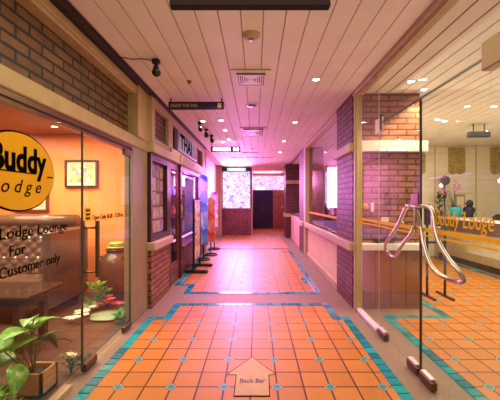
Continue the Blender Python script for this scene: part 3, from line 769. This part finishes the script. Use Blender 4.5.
# shop furniture seen through right window
tbk = thing('shop_counter', (2.4, 8.6, 0), 'dark wooden counter inside the shop behind the right window', 'counter')
B(1.9, 2.9, 8.6, 9.1, .02, .95).build('body', 'dwood', tbk); B(1.85, 2.95, 8.55, 9.15, .95, 1.0).build('counter_top', 'mwood', tbk)
for i in range(5):
    q = MB().lathe([(.05, 0), (.06, .05), (.05, .2), (.02, .26), (.025, .32)], (2.0+i*.17, 8.8, 1.0), 10)
    tag(q.build('bottle', ['blackp', 'display', 'redb'][i % 3]), '%s bottle, %s from the left on the dark counter in the right shop' % (['black', 'purple', 'red', 'black', 'purple'][i], ['first', 'second', 'third', 'fourth', 'last'][i]), 'bottle', 'bottles on the shop counter')

# right glass front: transoms, fixed panes, pair of doors
w4 = struct('window_4', B(1.295, 1.305, 3.26, 3.88, .04, 2.73), 'glass', 'fixed glass pane between the cream post and the lobby doors', 'window')
B(1.27, 1.33, 3.27, 3.88, 0, .045, c=.004).build('bottom_channel', 'alu', w4)
for x_ in (1.278, 1.30, 1.322): B(x_-.004, x_+.004, 3.27, 3.88, .045, .055).build('channel_rib', 'whitetop', w4)
B(1.298, 1.302, 3.25, 3.256, .03, 2.73).build('glass_edge', 'alu', w4)
B(1.293, 1.307, 3.15, 3.34, 2.12, 2.27).build('corner_patch', mat('pale_patch', (.62, .45, .42), .4), w4)
B(1.285, 1.315, 3.17, 3.20, 2.13, 2.29).build('patch_fitting', 'black', w4)
w5 = struct('window_5', B(1.295, 1.305, .3, 3.24, 2.215, 2.73), 'glass', 'glass transom above the lobby doors', 'window')
B(1.293, 1.307, .3, 3.24, 2.203, 2.213).build('glass_edge', EDGE, w5)
B(1.27, 1.33, 1.50, 1.74, 2.13, 2.29, c=.006).build('patch_fitting', 'steel', w5)
w6 = struct('window_6', B(1.295, 1.305, .3, 1.70, .03, 2.20), 'glass', 'fixed glass pane at the right edge beside the lobby doors', 'window')
def lobby_door(n, y0, y1, label):
    d = struct(n, B(1.295, 1.305, y0, y1, .03, 2.20), 'glass', label, 'door'); return d
d3 = lobby_door('door_3', 2.44, 3.24, 'left leaf of the frameless glass lobby doors, with curved chrome handle')
d4 = lobby_door('door_4', 1.71, 2.425, 'right leaf of the frameless glass lobby doors, lettered in gold')
B(1.292, 1.308, 2.425, 2.438, .03, 2.2).build('glass_edge', EDGE, d4)
for d_, y0, y1 in ((d3, 2.45, 2.62), (d3, 3.06, 3.24), (d4, 2.24, 2.42)):
    B(1.275, 1.325, y0, y1, .008, .075, c=.008).build('patch_fitting', 'steel', d_)
    B(1.28, 1.32, y0+.02, y1-.02, .075, .09, c=.004).build('fitting_cap', 'alu', d_)
loop = [(2.427, 1.345), (2.405, 1.27), (2.383, 1.191), (2.335, 1.115), (2.275, 1.053), (2.215, .985), (2.15, .925), (2.09, .895), (2.01, .885), (1.92, .893), (1.872, .922), (1.90, .972), (1.982, 1.033), (2.085, 1.116), (2.164, 1.21), (2.212, 1.30), (2.25, 1.345), (2.30, 1.362), (2.37, 1.360)]
def smooth(P, k=4):
    out = []; n = len(P)
    for i in range(n):
        a, b_, c_, d_ = (Vector(P[(i+j) % n]) for j in (-1, 0, 1, 2))
        for q in range(k):
            t_ = q/k; out.append(.5*((2*b_)+(c_-a)*t_+(2*a-5*b_+4*c_-d_)*t_*t_+(3*b_-a-3*c_+d_)*t_**3))
    return out
for d_, mir in ((d4, False), (d3, True)):
    pts = []
    for i, (y_, z_) in enumerate(loop):
        yy = y_ if not mir else 2*2.433-y_
        pts.append((1.255+.02*math.sin(i*.9), yy, z_))
    MB().tube(smooth(pts), .0150, 10, closed=True).build('door_handle', 'chrome', d_)
    for yz in (2, 14):
        y_, z_ = loop[yz]; yy = y_ if not mir else 2*2.433-y_
        MB().tube([(1.255, yy, z_), (1.295, yy, z_)], .009, 8).build('handle_stud', 'chrome', d_)
B(1.285, 1.294, 2.45, 2.56, 1.33, 1.46).build('push_plate', 'steel', d3)
for d_, y0, y1 in ((d3, 2.44, 3.24), (d4, 1.71, 2.425), (w4, 3.26, 3.88), (w6, .3, 1.70)):
    B(1.290, 1.294, y0, y1, 1.165, 1.195).build('stripe', 'yellow', d_)
    B(1.290, 1.294, y0, y1, 1.130, 1.142).build('stripe', 'yellow', d_)
text('Buddy Lodge', .15, (1.291, 2.225, 1.232), '-x', 'yellow', 'lettering', d4, width=.55, shear=.2)
rnd = tag(MB().lathe([(.04, 0), (.042, .003), (.04, .006)], (1.42, 3.994, 1.33), 20, axis='y').build('round_sticker', 'amber'), 'small round amber sticker on the lobby brickwork', 'sticker')
tag(B(1.49, 1.53, 3.99, 3.999, 1.26, 1.38).build('notice_plate', 'white'), 'small upright white notice on the lobby brickwork', 'notice')
tag(B(1.62, 1.72, 3.99, 3.999, 1.13, 1.19).build('wall_socket', 'white'), 'small white socket plate low on the lobby brickwork', 'socket')
for i, (x_, r_, lb) in enumerate(((1.56, .07, 'left'), (1.73, .09, 'right'))):
    q = MB(); q.ball((x_, 3.945, .86+r_*.62), r_, 1, .6, .62, 14); q.ball((x_+.02, 3.945, .86+r_*1.1), r_*.4, 1, .7, .6, 10)
    tag(q.build('dark_pouch', mat('black_leather_%s' % lb, (.015, .012, .012), .3)), 'rounded glossy black pouch, %s of the two on the white ledge' % lb, 'bag')

# ================================================================ LOBBY
struct('wall_right', B(7.0, 7.2, .2, 7.9, 0, 2.828), 'lobbywall')
lp = MB()
lp.box(3.3, 7.2, 7.8, 7.9, 0, 2.828)
for i in range(16): lp.box(3.3, 7.0, 7.785, 7.80, i*.17+.06, i*.17+.222, c=.004)
struct('wall_back', lp, 'lobbywall')
tb = MB()
for x_ in (4.52, 5.56, 6.4): tb.box(x_-.008, x_+.008, 7.778, 7.79, 0, 2.8)
struct('trim_27', tb, 'tanpanel')
for i, (a, b_, lb) in enumerate(((4.0, 4.26, 'narrow gold relief panel next to the brickwork on the lobby wall'), (4.86, 5.26, 'gold relief panel in the middle of the cream lobby wall'), (5.92, 6.35, 'gold relief panel at the right end of the cream lobby wall'))):
    n = 14; pts = [(a, 2.74), (b_, 2.74)]
    for k in range(n+1):
        s = k/n; x_ = b_-(b_-a)*s; pts.append((x_, 2.10+.03*math.cos(2*PI*s*2)))
    tag(MB().prism(pts[::-1], 'y', 7.74, 7.785).build('relief_panel', 'gold'), lb, 'wall art', 'gold relief panels on the lobby wall')
ct = thing('reception_counter', (4.9, 6.2, 0), 'long reception counter with a white top and brown front in the lobby', 'counter')
B(4.44, 5.25, 4.0, 7.74, .98, 1.02, c=.008).build('counter_top', 'whitetop', ct)
B(4.50, 5.2, 4.05, 7.7, .72, .98).build('upper_front', 'brownpanel', ct)
B(4.52, 5.2, 4.05, 7.7, .14, .72).build('lower_front', 'tanpanel', ct)
B(4.56, 5.2, 4.05, 7.7, 0.01, .14).build('kickboard', 'dwood', ct)
tp = thing('orchid_pot', (4.72, 7.28, 1.02), 'pink orchids in a teal glazed pot on the reception counter', 'plant')
MB().lathe([(.08, 0), (.11, .05), (.13, .17), (.135, .24), (.12, .24), (.115, .19)], (4.70, 7.28, 1.02), 20).build('pot', 'tealpot', tp)
for i in range(5):
    a = i*1.25; q = MB(); leaf_blade(q, (4.70, 7.28, 1.22), (4.70+.22*math.cos(a), 7.33+.12*math.sin(a), 1.34), .08, .05, 0, 6); q.build('leaf', 'leafd', tp)
for i, (dx, dz) in enumerate(((-.42, .42), (-.30, .50), (.12, .52), (.02, .60))):
    MB().tube([(4.70, 7.28, 1.20), (4.70+dx*.3, 7.33, 1.22+dz*.8), (4.70+dx, 7.33, 1.2+dz)], .006, 5).build('stem', 'stem', tp)
    for k in range(5):
        s = .55+.12*k; c_ = (4.70+dx*s+.03*(k % 2), 7.31, 1.22+dz*(.75+.08*k)); blossom(c_, .05, 5).build('blossom', 'ppetal', tp)
tp2 = thing('potted_plant', (4.53, 7.62, 1.02), 'dark leafy plant in a brown pot left of the teal orchid pot', 'plant')
MB().lathe([(.05, 0), (.08, .05), (.085, .15), (.07, .15)], (4.53, 7.62, 1.02), 16).build('pot', 'jar', tp2)
q = MB()
for i in range(26):
    a = random.random()*2*PI; z = 1.18+random.random()*.4; r_ = random.uniform(.02, .10)
    leaf_blade(q, (4.53+r_*math.cos(a), 7.58+r_*.3*math.sin(a), z), (4.53+(r_+.05)*math.cos(a), 7.58+(r_+.05)*math.sin(a), z+.06), .06, n=4)
tag(q.build('foliage', 'leafd', tp2), kind='stuff')
MB().tube([(4.53, 7.62, 1.1), (4.53, 7.6, 1.5)], .01, 6).build('stem', 'stem', tp2)
st = thing('bust_statue', (4.98, 7.2, 1.02), 'black sculpted bust on the reception counter beside the orchids', 'statue')
MB().lathe([(.09, 0), (.10, .02), (.08, .05), (.10, .10), (.13, .17), (.11, .22), (.06, .25), (.05, .27)], (4.98, 7.2, 1.02), 16).build('torso', 'black', st)
MB().ball((4.99, 7.19, 1.34), .075, 1, 1, 1.1, 14).build('head', 'black', st)
MB().ball((4.93, 7.17, 1.34), .05, 1.3, .8, .7, 10).build('hair_knot', 'black', st)
fl = thing('round_mirror', (4.70, 7.64, 1.02), 'tall black stem with a round grey disc standing on the counter', 'stand')
MB().lathe([(.07, 0), (.07, .015), (.02, .03)], (4.70, 7.64, 1.02), 16).build('base', 'black', fl)
MB().tube([(4.70, 7.64, 1.04), (4.68, 7.64, 1.3), (4.68, 7.64, 1.86)], .014, 8).build('stem', 'black', fl)
MB().ball((4.68, 7.63, 1.55), .05, .8, .6, 2.0, 10).build('ornament', 'blackp', fl)
MB().lathe([(.11, 0), (.12, .01), (.11, .02)], (4.68, 7.60, 1.91), 20, axis='y').build('disc', mat('grey_disc', (.16, .12, .09), .4), fl)
pf = thing('picture_frame', (4.98, 7.55, 1.02), 'small upright gold picture frame behind the orchids', 'frame')
B(4.88, 5.13, 7.55, 7.58, 1.02, 1.56, c=.006).build('frame', 'gold', pf); B(4.92, 5.09, 7.54, 7.55, 1.07, 1.51).build('picture', 'paper', pf)
tph = thing('desk_telephone', (4.8, 6.0, 1.02), 'grey desk telephone on the white counter top', 'telephone')
MB().prism([(5.85, 1.02), (6.15, 1.02), (6.15, 1.10), (5.85, 1.05)], 'x', 4.72, 4.92).build('body', 'blackp', tph)
MB().tube([(4.76, 5.87, 1.11), (4.76, 6.0, 1.13), (4.76, 6.13, 1.11)], .02, 8).build('handset', 'blackp', tph)
# black floor stand behind the doors
fs_ = thing('floor_stand', (2.7, 4.45, 0), 'slim black floor stand with a crossbar behind the glass lobby doors', 'stand')
MB().tube([(2.76, 4.5, .02), (2.76, 4.5, 1.25)], .018, 8).build('post', 'black', fs_)
MB().tube([(2.50, 4.5, .02), (2.50, 4.5, 1.36)], .018, 8).build('post', 'black', fs_)
B(2.48, 2.78, 4.485, 4.515, .78, .81).build('crossbar', 'black', fs_)
B(2.46, 2.54, 4.47, 4.53, 1.05, 1.36, c=.01).build('head_box', 'blackp', fs_)
for x_ in (2.50, 2.76): B(x_-.02, x_+.02, 4.3, 4.7, .006, .03).build('foot', 'black', fs_)

# lobby ceiling items
prj = thing('ceiling_projector', (4.1, 5.6, 2.56), 'long black box hanging under the lobby ceiling', 'sign box')
B(3.86, 4.24, 5.55, 5.65, 2.56, 2.66, c=.01).build('box', 'black', prj)
for x_ in (3.95, 4.15): MB().tube([(x_, 5.6, 2.66), (x_, 5.6, 2.8)], .008, 6).build('hanger', 'black', prj)

# ================================================================ FAR END
lw = thing('led_window', (-.82, 12.7, 0), 'tall glowing purple and white window above the low brick wall at the far end', 'window')
lw['kind'] = 'structure'; lw.name = 'window_7'
struct('wall_back', B(-1.42, -.2, 12.7, 12.9, 0, 1.10), brick('plum_brick', (.22, .06, .07), (.28, .08, .08), (.10, .03, .05)))
struct('wall_back', B(-.26, -.16, 12.9, 16, 0, 2.828), M_['pink'])
B(-1.40, -.20, 12.76, 12.80, 1.10, 2.62).build('lit_pane', 'led', lw)
f = MB(); f.box(-1.42, -1.38, 12.72, 12.82, 1.10, 2.8); f.box(-.24, -.18, 12.72, 12.82, 1.10, 2.8); f.box(-1.38, -.24, 12.72, 12.82, 2.62, 2.8); f.build('window_frame', 'dwood', lw)
ls = thing('lit_sign', (-.8, 12.65, 2.60), 'small lit white and teal sign above the far glowing window', 'sign')
B(-1.22, -.42, 12.62, 12.70, 2.60, 2.80).build('housing', 'navysign', ls)
B(-1.10, -.50, 12.61, 12.62, 2.64, 2.74).build('lit_panel', 'ledsign', ls)
for a in (-1.18, -.50): B(a, a+.07, 12.605, 12.62, 2.63, 2.75).build('lit_end', 'ledteal', ls)
d5 = struct('door_5', B(-.16, .88, 16.0, 16.08, 0, 1.97), 'navy', 'dark navy double door at the far end of the corridor', 'door')
B(.345, .365, 15.985, 16.0, 0, 1.97).build('door_seam', 'black', d5)
for x_ in (.30, .41): B(x_-.01, x_+.01, 15.94, 16.0, .9, 1.15).build('door_handle', 'steel', d5)
struct('wall_back', B(.88, 2.4, 16.0, 16.1, 0, 1.97), brick('far_brick', (.42, .20, .14), (.50, .25, .16), (.3, .13, .10)))
tag(B(1.30, 1.40, 15.98, 16.0, 1.05, 1.12).build('wall_socket', 'white'), 'small white socket plate on the far brick wall beside the navy door', 'socket')
w8 = struct('window_8', B(-.16, 2.4, 15.95, 16.0, 1.97, 2.70), 'led2', 'glowing pink stained header window above the navy door', 'window')
text('Use', .26, (.0, 15.945, 1.99), '-y', 'ledsign', 'lit_lettering', w8, width=.42)
MB().box(-.16, 2.4, 15.9, 15.95, 2.70, 2.828).build('header', 'pink', w8)
struct('wall_back', B(-.16, 2.4, 12.35, 12.5, 2.62, 2.828), 'pink')
struct('wall_right', B(2.3, 2.4, 12.3, 16, 0, 2.828), 'pink')

# ================================================================ CEILING FITTINGS
hs = thing('hanging_sign', (-.03, 1.82, 2.53), 'wide dark maroon sign board hanging across the ceiling nearest the camera', 'sign')
B(-.505, .435, 1.79, 1.84, 2.535, 2.71, c=.006).build('sign_board', mat('maroon_board', (.016, .003, .005), .95), hs)
for x_ in (-.4, .33): MB().tube([(x_, 1.815, 2.71), (x_, 1.815, 2.8)], .006, 6).build('hanger', 'black', hs)
def hsign(y, x0, x1, z0, z1, label, lit):
    p = thing('hanging_sign', ((x0+x1)/2, y, z0), label, 'sign')
    B(x0, x1, y-.02, y+.02, z0, z1, c=.005).build('sign_board', 'navysign', p)
    for x_ in (x0+.03, x1-.03): MB().tube([(x_, y, z1), (x_, y, 2.8)], .008, 6).build('bracket', 'black', p)
    if lit: B(x0+.06, x1-.24, y-.026, y-.02, z0+.03, z1-.03).build('lit_panel', 'ledsign', p)
    return p
p = hsign(4.2, -1.19, -.44, 2.645, 2.75, 'dark hanging sign with small gold letters under the left side of the ceiling', False)
text('DESIGN THAI THAI', .062, (-1.16, 4.179, 2.675), '-y', 'goldtext', 'lettering', p, width=.36)
B(-.52, -.47, 4.172, 4.18, 2.665, 2.73).build('pictogram', 'goldtext', p)
p = hsign(7.5, -1.10, -.38, 2.59, 2.72, 'lit white hanging sign farther down the corridor ceiling', True)
for x_ in (-.55, -.47): B(x_, x_+.05, 7.473, 7.48, 2.62, 2.69).build('pictogram', 'ledsign', p)

def downlight(x, y, z, label, group, power, col, root=None):
    if root: 
        p = dup(root, (x, y, z), label, group)
    else:
        p = thing('ceiling_downlight', (x, y, z), label, 'light', group)
        MB().tube([(x+.042*math.cos(2*PI*i/16), y+.042*math.sin(2*PI*i/16), z-.004) for i in range(16)], .007, 6, closed=True).build('trim_ring', 'white', p)
        MB().lathe([(.037, -.006), (.037, -.001)], (x, y, z), 16).build('lens', 'lamp', p)
    if power:
        l = bpy.data.lights.new('downlight_beam', 'SPOT'); l.energy = power; l.color = col; l.spot_size = 2.0; l.spot_blend = .8; l.shadow_soft_size = .04
        o = bpy.data.objects.new('downlight_beam', l); C.objects.link(o); o.location = (0, 0, -.03); o.parent = p
    return p
def cpos(px, py):            # where a ceiling fitting seen at this bearing sits on the 2.8 m ceiling
    y = 431.2/(201-py); return ((px-256)/308*y, y)
g1 = 'recessed downlights in the corridor ceiling'
base = None
for px, py, lb in ((316, 79, 'nearest and brightest recessed downlight in the corridor ceiling'), (295, 122, 'second recessed downlight on the right of the corridor ceiling'), (203, 121, 'recessed downlight just left of its twin behind the black spotlights'),
                   (221, 120, 'recessed downlight just right of its twin behind the black spotlights'), (225, 130, 'recessed downlight between the twin pair and the lit hanging sign'), (223, 142, 'small recessed downlight just above the lit hanging sign'),
                   (229, 139, 'small recessed downlight right of the lit hanging sign'), (284, 141, 'small distant recessed downlight right of the corridor centre'), (280, 152, 'farthest recessed downlight right of the corridor centre')):
    x, y = cpos(px, py); p = downlight(x, y, 2.8, lb, g1, 16 if y < 7 else 10, (1, .62, .62) if y > 4.5 else WARM, base)
    if base is None: base = p
g2 = 'recessed downlights in the lobby ceiling'
for px, py, lb in ((411, 81, 'lobby downlight above the brickwork, left of the near pair'), (424, 89, 'lobby downlight above the glass door joint, right of the near pair'), (467, 106, 'lobby downlight high in the middle of the slatted ceiling'),
                   (494, 106, 'lobby downlight at the right, level with the middle one'), (437, 119, 'small lobby downlight, left of the distant pair'), (445, 121, 'small lobby downlight, right of the distant pair'), (486, 131, 'small lobby downlight above the hanging black box'),
                   (497, 44, 'large bright lobby downlight at the right edge near the camera')):
    x, y = cpos(px, py); downlight(x, y, 2.8, lb, g2, 45 if px < 430 else 18, (1, .72, .42), base)
g3 = 'recessed downlights in the ceiling of the right shop'
for x, y, lb in ((2.0, 6.3, 'right shop ceiling downlight nearest the window glass'), (2.3, 8.2, 'right shop ceiling downlight over the counter'), (2.1, 10.2, 'right shop ceiling downlight farthest back')):
    downlight(x, y, 2.8, lb, g3, 12, (1, .5, .7), base)

g4 = 'recessed downlights in the lounge ceiling'
for x, y, lb in ((-1.95, 3.75, 'lounge ceiling downlight over the clay jar'), (-2.75, 4.2, 'lounge ceiling downlight in front of the framed colourful print')):
    downlight(x, y, 2.42, lb, g4, 38, (1, .84, .56), base)

def spot(x, y, label, yaw=.4):
    p = thing('ceiling_spotlight', (x, y, 2.8), label, 'light', 'black spotlights along the left of the ceiling')
    MB().lathe([(.04, 0), (.04, -.035), (.03, -.04)][::-1], (x, y, 2.8), 14).build('mount', 'black', p)
    MB().tube([(x, y, 2.765), (x, y, 2.72)], .01, 8).build('stem', 'black', p)
    MB().tube([(x-.01, y+.03, 2.735), (x+.005, y-.005, 2.695), (x+.02, y-.05, 2.655)], [.03, .034, .042], 14).build('lamp_head', 'black', p)
    return p
x, y = cpos(156, 60); s0 = spot(x, y, 'black ceiling spotlight nearest the camera, wired to the left gutter')
wire = MB().tube([(-1.31, 2.99, 2.796), (-1.22, 3.03, 2.793), (-1.12, 3.02, 2.794), (x-.03, y, 2.793)], .0035, 6)
tag(wire.build('wire', 'ink'), 'thin dark wire from the left gutter to the nearest black spotlight', 'wire')
for px, py, lb in ((200, 122, 'black ceiling spotlight, first of the row of three'), (206, 129, 'black ceiling spotlight, middle of the row of three'), (211.5, 135, 'black ceiling spotlight, farthest of the row of three')):
    x, y = cpos(px, py); dup(s0, (x, y, 2.8), lb)

sd = thing('smoke_detector', (-.04, 2.6, 2.8), 'small smoke detector with a reddish halo plate nearest the camera', 'smoke detector')
MB().lathe([(.03, -.035), (.05, -.03), (.055, -.012), (.075, -.01), (.078, 0)], (-.04, 2.6, 2.8), 20).build('body', mat('detector_cream', (.55, .42, .22), .4), sd)
MB().lathe([(.02, -.042), (.028, -.034)], (-.04, 2.6, 2.8), 14).build('sensor', mat('detector_olive', (.25, .20, .08), .4), sd)
x, y = cpos(252, 105)
sp2 = thing('ceiling_speaker', (x, y, 2.8), 'round white ceiling speaker with a purple tinted grille', 'speaker')
MB().lathe([(.085, -.008), (.09, -.001)], (x, y, 2.8), 24).build('rim', 'white', sp2)
MB().lathe([(.05, -.022), (.06, -.008)], (x, y, 2.8), 20).build('grille', mat('speaker_grille', (.14, .08, .16), .4), sp2)
def vent(x0, x1, y0, y1, label):
    p = thing('air_vent', ((x0+x1)/2, (y0+y1)/2, 2.8), label, 'vent', 'square air vents in the corridor ceiling')
    z = 2.8; m = MB(); m.box(x0, x1, y0, y1, z-.006, z-.0005)
    m.build('vent_panel', 'ceil', p)
    a, b_, c_, e = x0+.06, x1-.06, y0+.1, y1-.1
    f = MB(); f.box(a, b_, c_, e, z-.016, z-.006); f.build('vent_face', mat('vent_shadow', (.06, .03, .03), .6), p)
    f = MB(); n = 13; cx = (a+b_)/2
    for i in range(n+1):
        x = a+(b_-a)*i/n; k = abs(x-cx)/((b_-a)/2); hh = (e-c_)/2*max(.2, k); cy = (c_+e)/2
        f.box(x-.006, x+.006, cy-hh, cy+hh, z-.028, z-.016)
    f.box(a, b_, c_, c_+.012, z-.028, z-.016); f.box(a, b_, e-.012, e, z-.028, z-.016)
    # four triangular deflectors forming the X
    f.prism([(a, c_), (b_, c_), (cx, (c_+e)/2)], 'z', z-.021, z-.016); f.prism([(b_, e), (a, e), (cx, (c_+e)/2)], 'z', z-.021, z-.016)
    f.build('vent_fins', 'white', p)
    e_ = MB(); e_.box(x0, x1, y0-.0, y0+.012, z-.012, z-.006); e_.build('panel_lip', 'groove', p)
    return p
vent(-.27, .16, 3.26, 3.78, 'square ceiling air vent with crossed fins, nearest the camera')
vent(-.30, .20, 5.85, 6.65, 'square ceiling air vent behind the round speaker')
for x, y, lb in ((-.78, 3.60, 'tiny ceiling sprinkler left of the near air vent'), (-.10, 8.2, 'tiny ceiling sprinkler beyond the second air vent')):
    q = MB().lathe([(.008, -.03), (.02, -.028), (.01, -.02), (.012, -.008), (.03, -.006), (.03, 0)], (x, y, 2.8), 14)
    tag(q.build('sprinkler', 'steel'), lb, 'sprinkler')
lg = thing('linear_vent', (0, 9.9, 2.8), 'long slotted grille far down the corridor ceiling', 'vent')
B(-.85, .65, 9.8, 10.0, 2.792, 2.7995).build('panel', 'ceil', lg)
for i in range(6): B(-.8+i*.24, -.64+i*.24, 9.86, 9.94, 2.786, 2.792).build('slot', 'groove', lg)
lg2 = thing('linear_vent', (0, 8.9, 2.8), 'short slotted grille just before the long one on the corridor ceiling', 'vent')
B(-.45, .15, 8.85, 9.0, 2.792, 2.7995).build('panel', 'ceil', lg2)
for i in range(2): B(-.4+i*.26, -.2+i*.26, 8.89, 8.95, 2.786, 2.792).build('slot', 'groove', lg2)

# ================================================================ FLOOR ARROW
fa2 = thing('floor_arrow', (-.02, 2.36, .005), 'sand coloured arrow shaped tile set in the floor, lettered and pointing ahead', 'floor sign')
pts = [(-.155, 2.205), (.095, 2.205), (.10, 2.47), (.155, 2.475), (-.035, 2.745), (-.225, 2.475), (-.155, 2.47)]
cx, cy = -.03, 2.45
MB().prism([(cx+(x-cx)*1.05, cy+(y-cy)*1.05) for x, y in pts], 'z', .005, .0065).build('arrow_rim', 'ink', fa2)
MB().prism(pts, 'z', .0065, .009).build('arrow_face', 'arrow', fa2)
text('Back Bar', .075, (-.13, 2.36, .010), 'up', 'dwood', 'lettering', fa2, width=.20, shear=.1, ext=.0005, fat=.001)
